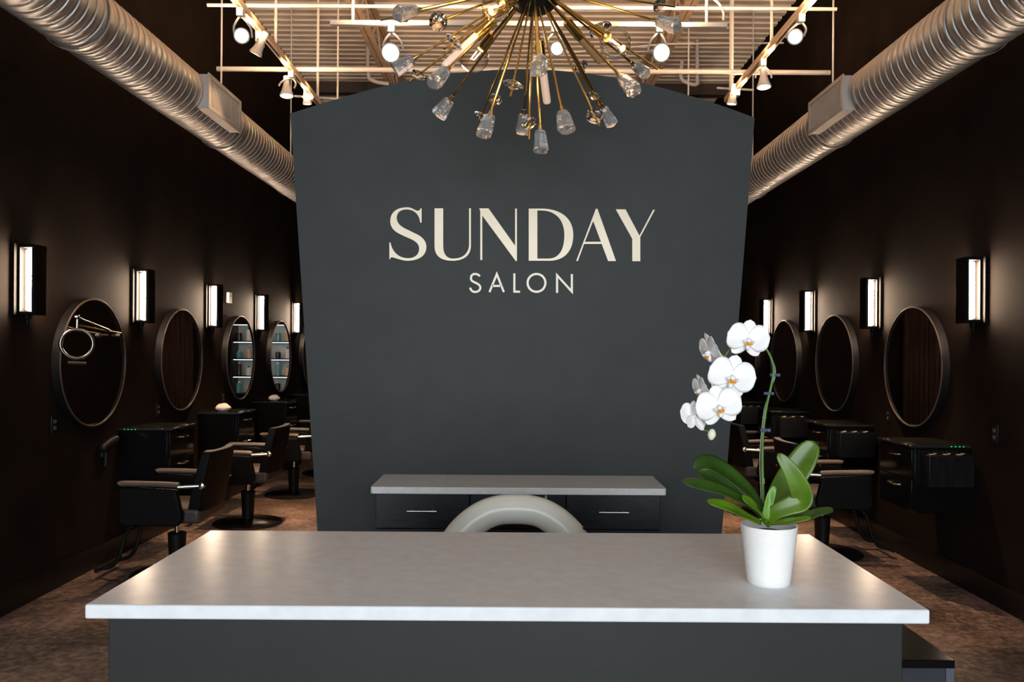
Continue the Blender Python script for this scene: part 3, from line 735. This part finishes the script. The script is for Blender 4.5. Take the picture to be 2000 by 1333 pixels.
for (o, ys) in ((ust[0], -1), (ust[4], 1)):
    for i in range(4):
        bm = NB(); x = 0.045 + i*0.027; yy = ys*0.2475
        box(bm, x, x+0.009, min(yy, yy+ys*0.002), max(yy, yy+ys*0.002), 0.952, 0.956); finish('edge_glint', bm, M_GREENGLINT, o)  # glowing dots stand in for green glints along the glass edge

# towels crumpled on the stations
def towel(loc, label, s=1.0):
    bm = NB(); bmesh.ops.create_icosphere(bm, subdivisions=3, radius=0.07*s)
    for v in bm.verts:
        n = math.sin(v.co.x*90)+math.sin(v.co.y*110+1)+math.sin(v.co.z*80+2)
        v.co *= 1 + 0.06*n; v.co.z = v.co.z*0.55 + 0.035*s
        if v.co.z < 0.0: v.co.z = 0.0
    tag(finish('crumpled_towel', bm, M_TOWEL, loc=loc), label, 'towel', 'towels on the stations')
towel((-2.82, 7.9, 0.962), 'pale crumpled towel on the second left station')
towel((-2.80, 9.5, 0.962), 'pale crumpled towel on the third left station', 0.9)

# ================================================================== salon chairs
def make_chair():
    """faces -x, origin on the floor under the pump"""
    t = thing('salon_chair', '', 'salon chair', group='styling chairs')
    bm = NB(); lathe(bm, [(0.30,0.0),(0.305,0.008),(0.29,0.018),(0.12,0.034),(0.06,0.045)], 40); finish('base', bm, mat('black_base_enamel', (0.012, 0.010, 0.010), 0.25), t)
    bm = NB(); lathe(bm, [(0.050,0.04),(0.061,0.27),(0.063,0.285),(0.05,0.292)], 24); finish('pump', bm, M_BLKMETAL, t)
    bm = NB(); lathe(bm, [(0.018,0.28),(0.018,0.40)], 16); finish('piston', bm, M_CHROME, t)
    bm = NB(); box(bm, -0.27, 0.25, -0.245, 0.245, 0.395, 0.505); finish('seat', bm, mat('toplit_seat_leather', (0.055, 0.047, 0.044), 0.42, spec=0.3), t, bevel=0.03, segs=3)  # same leather, overhead light put into a paler colour
    bm = NB()
    # reclined padded back, curved a little
    seg = 8; rings = []
    for i in range(seg+1):
        f = i/seg; z = 0.47 + 0.41*f; xc = 0.235 + 0.085*f; th = 0.042 - 0.010*f
        hw = 0.235 + 0.02*math.sin(f*PI)
        ring_ = []
        for j in range(9):
            s = -1 + j/4; ring_.append((xc - th + 0.035*s*s*-1 + 0.0, hw*s, z))
        for j in range(9):
            s = 1 - j/4; ring_.append((xc + th - 0.035*s*s, hw*s, z))
        rings.append([bm.verts.new(p) for p in ring_])
    for a, b in zip(rings, rings[1:]):
        n = len(a)
        for i in range(n): bm.faces.new((a[i],a[(i+1)%n],b[(i+1)%n],b[i]))
    bm.faces.new(list(reversed(rings[0]))); bm.faces.new(rings[-1])
    finish('backrest', bm, M_LEATHER, t, bevel=0.012, segs=2)
    for s in (-1, 1):
        y0, y1 = sorted((s*0.262, s*0.312)); bm = NB()
        poly = [(-0.25,0.655),(0.12,0.635),(0.125,0.60),(0.155,0.47),(0.150,0.42),(0.125,0.395),(-0.23,0.395),(-0.262,0.42),(-0.265,0.63)]
        prism(bm, poly, y0, y1); finish('side_panel', bm, M_LEATHER, t, bevel=0.012, segs=2)
        bm = NB(); ya = s*0.287
        pts = smooth_pts([(-0.262,ya,0.668),(-0.22,ya,0.678),(0.0,ya,0.672),(0.125,ya,0.662)], 4)
        tube(bm, pts, [0.016]+[0.030]*(len(pts)-2)+[0.026], 12)
        for v in bm.verts: v.co.z = 0.668 + (v.co.z-0.668)*0.62
        finish('armrest', bm, mat('toplit_armrest', (0.11, 0.085, 0.075), 0.42, spec=0.5), t)  # paler colour holds the lamplight falling on the arm tops
        bm = NB(); tube(bm, [(0.12,ya,0.652),(0.255,ya*0.88,0.655)], 0.013, 10)
        lathe(bm, [(0.012,-0.02),(0.022,-0.015),(0.022,0.015),(0.012,0.02)], 12, (0.262,ya*0.86,0.656), (0,1,0)); finish('bracket', bm, M_CHROME, t)
    for s in (-1, 1):
        bm = NB(); tube(bm, smooth_pts([(-0.22,s*0.12,0.40),(-0.30,s*0.12,0.30),(-0.34,s*0.12,0.16),(-0.39,s*0.12,0.085),(-0.47,s*0.12,0.065)], 5), 0.014, 8); finish('footrest_arm', bm, M_BLKMETAL, t)
    bm = NB(); tube(bm, [(-0.475,-0.17,0.065),(-0.475,0.17,0.065)], 0.018, 10); finish('footrest', bm, M_BLKMETAL, t)
    return t
ch0 = make_chair(); uch = []
for i, (x, y) in enumerate(((-2.35,5.70),(-2.40,7.36),(-2.38,8.80),(-2.38,10.32))):
    place(ch0, uch, (x, y, 0), 0, f'black salon chair on the left, {ORD[i]} from the front')
for i, (x, y) in enumerate(((2.40,6.40),(2.40,7.90),(2.40,9.35))):
    place(ch0, uch, (x, y, 0), PI, f'black salon chair on the right, {ORD[i]} from the front')

# ================================================================== outlets and sensor
def outlet(side, px, py, label):
    q = PX(px, py, side*(XW-0.004)); t = thing('power_outlet', label, 'outlet', (side*XW, q.y, q.z), group='black wall outlets')
    x0, x1 = sorted((0, -side*0.008)); boxobj('plate', M_OUTLET, t, x0, x1, -0.036, 0.036, -0.058, 0.058, bevel=0.002)
    for z in (-0.021, 0.021):
        x0, x1 = sorted((-side*0.0082, -side*0.011)); boxobj('socket', M_SLOT, t, x0, x1, -0.014, 0.014, z-0.012, z+0.012, bevel=0.001)
outlet(-1, 106, 830, 'black power outlet below the nearest left mirror')
outlet(-1, 309, 800, 'black power outlet above the nearest left station')
outlet(-1, 436, 777, 'black power outlet above the second left station')
outlet(1, 1735, 812, 'black power outlet between the first and second right stations')
outlet(1, 1943, 848, 'black power outlet on the right wall nearest the front')
q = PX(447, 582, -(XW-0.01))
sn = thing('wall_sensor', 'small white sensor box on the left wall beside the third sconce', 'sensor', (-XW, q.y, q.z))
boxobj('case', M_SENSOR, sn, 0, 0.03, -0.045, 0.045, -0.055, 0.055, bevel=0.006)
boxobj('lens', M_SLOT, sn, 0.0302, 0.033, -0.016, 0.016, 0.01, 0.03, bevel=0.001)
# holster with a dryer on the left wall
q = PX(212, 872, -2.95)
hd = thing('hair_dryer', 'black hair dryer hanging on the left wall beside the nearest station', 'hair dryer', (-XW, q.y, q.z-0.06))
bm = NB(); tube(bm, [(0.03,0,-0.08),(0.035,0,0.05)], [0.018,0.02], 12); finish('grip', bm, M_BLKMETAL, hd)
bm = NB(); lathe(bm, [(0.02,-0.10),(0.034,-0.09),(0.040,-0.02),(0.034,0.06),(0.026,0.10)], 18, (0.045,0.01,0.075), (0.1,0.95,0.3)); finish('barrel', bm, M_BLKMETAL, hd)
boxobj('hook', M_CHROME, hd, 0.0, 0.012, -0.012, 0.012, -0.02, 0.05, bevel=0.002)

# ================================================================== things at the back, seen in the mirrors
sh = thing('product_shelf', 'lit shelf of salon products on the back wall, seen in the third left mirror', 'shelf', (-1.95, YB-0.16, 0.85))
for x in (-0.46, 0.46): boxobj('side_panel', M_BLACK, sh, x-0.012, x+0.012, -0.15, 0.15, 0, 1.1)
boxobj('back_panel', mat('shelf_back', (0.45, 0.55, 0.58), 0.6), sh, -0.447, 0.447, 0.135, 0.149, 0, 1.1)
for z in (0.0, 0.27, 0.54, 0.81, 1.08): boxobj('shelf_board', M_BLACK, sh, -0.447, 0.447, -0.15, 0.134, z, z+0.018)
for z in (0.27, 0.54, 0.81, 1.08):
    boxobj('fill_strip', M_SHELFFILL, sh, -0.43, 0.43, -0.148, -0.135, z-0.009, z-0.0002)  # glowing strips added to brighten the shelf
pc = [mat('product_white', (0.8,0.8,0.8), 0.4), mat('product_teal', (0.10,0.32,0.38), 0.4), mat('product_tan', (0.62,0.42,0.30), 0.4), mat('product_black', (0.02,0.02,0.02), 0.3)]
pn = ['white', 'teal', 'tan', 'black']; rown = ['lowest', 'second', 'third', 'top']; coln = ['first', 'second', 'third', 'fourth', 'fifth', 'sixth']
for r in range(4):
    for c in range(6):
        kx = -2.33 + c*0.152; kk = (r*2 + c*3 + (c//2)) % 4; h = 0.12 + 0.03*((r+c*2) % 4)
        t = thing('product_bottle', f'{pn[kk]} product bottle, {coln[c]} on the {rown[r]} shelf of the lit back rack', 'bottle', (kx, YB-0.19, 0.85+0.018+0.27*r), group='products on the back rack')
        bm = NB(); lathe(bm, [(0.036,0),(0.04,0.004),(0.04,h*0.78),(0.03,h*0.84),(0.014,h*0.86)], 14); finish('bottle_body', bm, pc[kk], t)
        bm = NB(); lathe(bm, [(0.016,h*0.861),(0.016,h)], 12); finish('bottle_cap', bm, pc[(kk+3) % 4], t)
cu_ = thing('door_curtain', 'brown pleated curtain over the back doorway, seen in the second left mirror', 'curtain', (-0.50, YB-0.1, 0))
bm = NB(); prev = None; n = 120
for i in range(n+1):
    x = -0.30 + 0.6*i/n; y = 0.035*math.sin(i*0.9) + 0.01*math.sin(i*2.3)
    a = bm.verts.new((x, y, 0.02)); b = bm.verts.new((x, y, 2.35))
    if prev: bm.faces.new((prev[0], a, b, prev[1]))
    prev = (a, b)
o = finish('drape', bm, M_WOOD, cu_); md = o.modifiers.new('thick', 'SOLIDIFY'); md.thickness = 0.004
bm = NB(); tube(bm, [(-0.40,0,2.37),(0.40,0,2.37)], 0.014, 10); finish('curtain_rod', bm, M_BLKMETAL, cu_)
for s in (-1, 1):
    boxobj('rod_bracket', M_BLKMETAL, cu_, s*0.38-0.01, s*0.38+0.01, 0.0, 0.1, 2.355, 2.385)

# ================================================================== potted orchid on the desk
YO = 1.80
ob = P(1501, 1132, YO)
orc = thing('potted_orchid', 'white moth orchid in a ribbed white pot on the desk', 'potted orchid', (ob.x, YO, ZD))
O0 = Vector((ob.x, YO, ZD))
def po_(px, py, dy=0.0): return P(px, py, YO+dy) - O0
bm = NB(); hpt = 0.128; prof = [(0.02,0.0),(0.044,0.0),(0.0452,0.002)]; n = 46
for i in range(n+1):
    f = i/n; r = 0.0455 + (0.0605-0.0455)*f
    prof += [(r, 0.003+f*(hpt-0.006)), (r+0.0007, 0.003+(f+0.5/n)*(hpt-0.006))]
prof += [(0.0608, hpt), (0.0575, hpt), (0.0560, hpt-0.03), (0.054, hpt-0.03)]
seg = 56; rings = []
for i, (r, h) in enumerate(prof):
    rings.append([bm.verts.new(((r + (0.0004*math.sin(k*7.3+i*1.7) if 3 < i < len(prof)-4 else 0))*math.cos(2*PI*k/seg), r*math.sin(2*PI*k/seg), h)) for k in range(seg)])
for a, b in zip(rings, rings[1:]):
    for k in range(seg): bm.faces.new((a[k], a[(k+1)%seg], b[(k+1)%seg], b[k]))
bm.faces.new(list(reversed(rings[0])))
finish('pot', bm, M_POT, orc)
bm = NB(); lathe(bm, [(0.0555,hpt-0.028),(0.05,hpt-0.02),(0.03,hpt-0.015),(0.001,hpt-0.014)], 30); finish('bark', bm, M_SOIL, orc)

def leaf(pts, width, facing, m, base_w=0.35, fold=0.22, tipf=0.8):
    """pts: (px,py,dy) along the midrib; facing: the way its upper side looks"""
    sp = smooth_pts([tuple(po_(*p)) for p in pts], 5); n = len(sp); f0 = Vector(facing).normalized(); f1 = f0
    bm = NB(); rows = []; mid = []
    for i, p in enumerate(sp):
        t_ = i/(n-1); p = Vector(p); tg = (Vector(sp[min(i+1,n-1)]) - Vector(sp[max(i-1,0)])).normalized()
        sd = tg.cross(f0).normalized(); nn = sd.cross(tg).normalized()
        wv = width*0.5*(base_w + (1-base_w)*math.sin(min(1, t_/0.55)*PI/2)) if t_ < 0.62 else width*0.5*math.sqrt(max(0.0, 1-((t_-0.62)/0.38)**(2.2 if tipf > .5 else 1.6)))
        wv = max(wv, 0.0006); row = []
        for j in range(9):
            s = -1 + j/4
            row.append(bm.verts.new(p + sd*wv*s + nn*(wv*fold*(abs(s)**1.2) + 0.0012*math.sin(t_*9+s*2))))
        rows.append(row); mid.append(p - nn*0.0010)
    for a, b in zip(rows, rows[1:]):
        for j in range(8): bm.faces.new((a[j], a[j+1], b[j+1], b[j]))
    o = finish('leaf', bm, m, orc); md = o.modifiers.new('thick', 'SOLIDIFY'); md.thickness = 0.0016; md.offset = 0
    for f in o.data.polygons: f.use_smooth = True
    return o
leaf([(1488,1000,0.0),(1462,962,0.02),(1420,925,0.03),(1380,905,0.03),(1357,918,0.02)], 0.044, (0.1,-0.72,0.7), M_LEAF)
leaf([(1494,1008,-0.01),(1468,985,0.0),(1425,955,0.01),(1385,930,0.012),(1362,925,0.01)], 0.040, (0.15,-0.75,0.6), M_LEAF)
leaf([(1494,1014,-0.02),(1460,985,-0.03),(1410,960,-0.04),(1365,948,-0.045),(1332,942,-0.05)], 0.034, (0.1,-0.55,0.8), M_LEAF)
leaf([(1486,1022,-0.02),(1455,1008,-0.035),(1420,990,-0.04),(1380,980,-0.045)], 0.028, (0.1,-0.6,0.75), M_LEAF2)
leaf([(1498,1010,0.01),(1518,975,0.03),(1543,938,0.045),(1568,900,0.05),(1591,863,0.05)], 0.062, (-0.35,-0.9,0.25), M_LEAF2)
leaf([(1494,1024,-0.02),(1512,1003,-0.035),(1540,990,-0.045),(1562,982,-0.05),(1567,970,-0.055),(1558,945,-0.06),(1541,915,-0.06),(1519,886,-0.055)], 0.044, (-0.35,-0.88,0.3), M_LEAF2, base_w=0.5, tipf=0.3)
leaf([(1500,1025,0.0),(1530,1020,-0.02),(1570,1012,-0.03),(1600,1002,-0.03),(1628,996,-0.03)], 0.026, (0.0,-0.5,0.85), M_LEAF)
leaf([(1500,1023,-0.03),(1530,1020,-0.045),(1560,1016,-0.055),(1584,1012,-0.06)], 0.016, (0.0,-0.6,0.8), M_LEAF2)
leaf([(1494,1014,-0.025),(1500,990,-0.03),(1506,968,-0.03),(1513,950,-0.03)], 0.018, (-0.2,-0.95,0.1), M_LEAFMID, base_w=0.9, tipf=0.3)
leaf([(1490,1012,-0.03),(1478,996,-0.045),(1462,980,-0.05),(1448,970,-0.05)], 0.020, (0.0,-0.6,0.8), M_LEAF2, base_w=0.8)

stem_px = [(1492,1010,0.015),(1490,960,0.015),(1489,900,0.012),(1490,850,0.01),(1496,800,0.008),(1506,755,0.006),(1511,725,0.004),(1506,700,0.004),(1495,680,0.01),(1478,662,0.02),
           (1450,665,0.03),(1420,690,0.035),(1398,740,0.035),(1380,800,0.03),(1372,836,0.02),(1380,842,0.012),(1388,846,0.01)]
sp = smooth_pts([tuple(po_(*p)) for p in stem_px], 5); ns = len(sp)
bm = NB(); tube(bm, sp, [0.0032 - 0.0016*i/ns for i in range(ns)], 10); finish('flower_stem', bm, M_STEM, orc)
stk = [(1488,1010,0.02),(1486,960,0.02),(1484,900,0.016),(1487,850,0.014),(1493,800,0.014),(1505,760,0.012),(1514,735,0.010),(1512,712,0.010),(1500,690,0.012)]
bm = NB(); tube(bm, smooth_pts([tuple(po_(*p)) for p in stk], 4), 0.0013, 8); finish('stake', bm, mat('grey_wire', (0.25,0.27,0.30), 0.35, metal=0.5), orc)
for px, py in ((1511,733),(1499,769),(1492,841)):
    c = po_(px, py, 0.006); bm = NB()
    tube(bm, [c+Vector((-0.008,0,0.0)), c+Vector((0.009,0,0.0))], 0.0032, 8); bmesh.ops.create_icosphere(bm, subdivisions=1, radius=0.0042, matrix=Matrix.Translation(c+Vector((0.010,-0.004,0)))); finish('clip', bm, M_CLIP, orc)

def petal_mesh(name, Lp, Wp, cup, tipsharp=0.5, wave=0.0, narrow=0.25, notch=0.0):
    bm = NB(); nt_, ns_ = 12, 10; rows = []
    for i in range(nt_+1):
        t_ = i/nt_
        wv = Wp*0.5*(narrow + (1-narrow)*math.sin(min(1, t_/0.5)*PI/2)) if t_ < 0.5 else Wp*0.5*max(0.0, 1-((t_-0.5)/0.5)**(2+tipsharp))**0.5
        row = []
        for j in range(ns_+1):
            s = -1 + 2*j/ns_
            x = wv*s; y = Lp*(t_ - 0.05*abs(s)*t_)
            z = cup*(t_**1.5)*-1 - 0.18*abs(x)**2/max(Wp,1e-4)*2 + wave*math.sin(s*4+t_*5)*t_ + 0.002*math.exp(-(s*6)**2)*(1-t_)
            row.append(bm.verts.new((x, y, z)))
        rows.append(row)
    for a, b in zip(rows, rows[1:]):
        for j in range(ns_): bm.faces.new((a[j], a[j+1], b[j+1], b[j]))
    bmesh.ops.remove_doubles(bm, verts=bm.verts[:], dist=1e-6)
    for f in bm.faces: f.smooth = True
    me = bpy.data.meshes.new(name); bm.to_mesh(me); bm.free(); return me
ME_PETAL = petal_mesh('petal', 0.056, 0.068, 0.004, 0.4, 0.0010, 0.30)
ME_DORS = petal_mesh('dorsal_sepal', 0.052, 0.036, 0.004, 0.0, 0.0006, 0.5)
ME_SEP = petal_mesh('lateral_sepal', 0.052, 0.034, 0.006, -0.2, 0.0006, 0.5)
def lobe(parent, me, ang, m, dz=0.0, sx=1, tilt=0.0, name=None):
    o = bpy.data.objects.new(name or me.name, me); C.objects.link(o); o.parent = parent
    o.rotation_euler = (Matrix.Rotation(ang, 3, 'Z') @ Matrix.Rotation(tilt, 3, 'X')).to_euler(); o.location = (0, 0, dz)
    if not me.materials: me.materials.append(m)
    if not o.modifiers:
        md = o.modifiers.new('thick', 'SOLIDIFY'); md.thickness = 0.0007; md.offset = 0
    return o
def flower(px, py, dy, face, roll, size, label=None):
    c = po_(px, py, dy); n = Vector(face).normalized()
    up = Vector((0,0,1)); x = up.cross(n).normalized(); y = n.cross(x)
    R = Matrix((x, y, n)).transposed() @ Matrix.Rotation(roll, 3, 'Z')
    bm = NB(); lathe(bm, [(0.002,-0.012),(0.0045,-0.002),(0.0055,0.006),(0.006,0.011),(0.004,0.015),(0.001,0.016)], 12, (0,0.001,0), (0,-0.15,1))
    fl = finish('flower', bm, M_LIPW, orc)
    FM = Matrix.Translation(c) @ R.to_4x4() @ Matrix.Scale(size, 4); fl.matrix_local = FM
    lobe(fl, ME_DORS, 0.0, M_PETAL, -0.0025)
    for s in (-1, 1): lobe(fl, ME_SEP, s*2.42, M_PETAL, -0.0035)
    for s in (-1, 1): lobe(fl, ME_PETAL, s*1.36, M_PETAL, 0.0015, tilt=0.06)
    # lip: two side lobes standing up, a yellow and red callus, a mid lobe
    bm = NB()
    for s in (-1, 1):
        pts = [(s*0.003,-0.005,0.004),(s*0.008,-0.005,0.010),(s*0.010,-0.003,0.016),(s*0.007,0.001,0.020)]
        tube(bm, pts, [0.002,0.0042,0.0038,0.0012], 8)
    finish('lip_side_lobe', bm, M_LIPW, fl)
    bm = NB()
    for k_ in range(7):
        a = -PI*0.95 + k_*PI*0.9/6
        bmesh.ops.create_icosphere(bm, subdivisions=2, radius=0.0024, matrix=Matrix.Translation((0.0085*math.cos(a), -0.006+0.006*math.sin(a), 0.014)))
    bmesh.ops.create_icosphere(bm, subdivisions=2, radius=0.0034, matrix=Matrix.Translation((0,-0.007,0.015)))
    finish('lip_callus', bm, M_LIPY, fl)
    bm = NB(); tube(bm, [(0,-0.008,0.004),(0,-0.014,0.009),(0,-0.021,0.009),(0,-0.025,0.006)], [0.003,0.006,0.005,0.001], 10); finish('lip_mid_lobe', bm, M_LIPW, fl)
    # pedicel back to the stem
    bm = NB(); q = Vector(min(sp, key=lambda p: (Vector(p)-c).length)); inv = FM.inverted()
    tube(bm, [Vector((0,0,-0.004)), Vector((0,0.002,-0.016)), inv @ q], 0.0016, 8); finish('pedicel', bm, M_STEMY, fl)
    return fl
flower(1461, 664, -0.012, (-0.05,-1,-0.12), -0.12, 0.88)
flower(1429, 737, -0.028, (-0.02,-1,-0.08), -0.24, 0.98)
flower(1404, 795, -0.036, (-0.10,-1,-0.06), 0.20, 0.93)
flower(1387, 688, 0.02, (-0.93,-0.22,-0.38), 0.1, 0.86)
flower(1369, 762, 0.015, (-0.92,-0.22,-0.36), 0.1, 0.70)
flower(1354, 815, 0.0, (-0.55,0.8,-0.25), 0.2, 0.72)
c = po_(1390, 849, 0.008); bm = NB(); lathe(bm, [(0.001,-0.013),(0.005,-0.011),(0.0092,-0.003),(0.0088,0.004),(0.005,0.0105),(0.001,0.0125)], 16, c, (0.15,0,1)); finish('bud', bm, M_PETALB, orc)
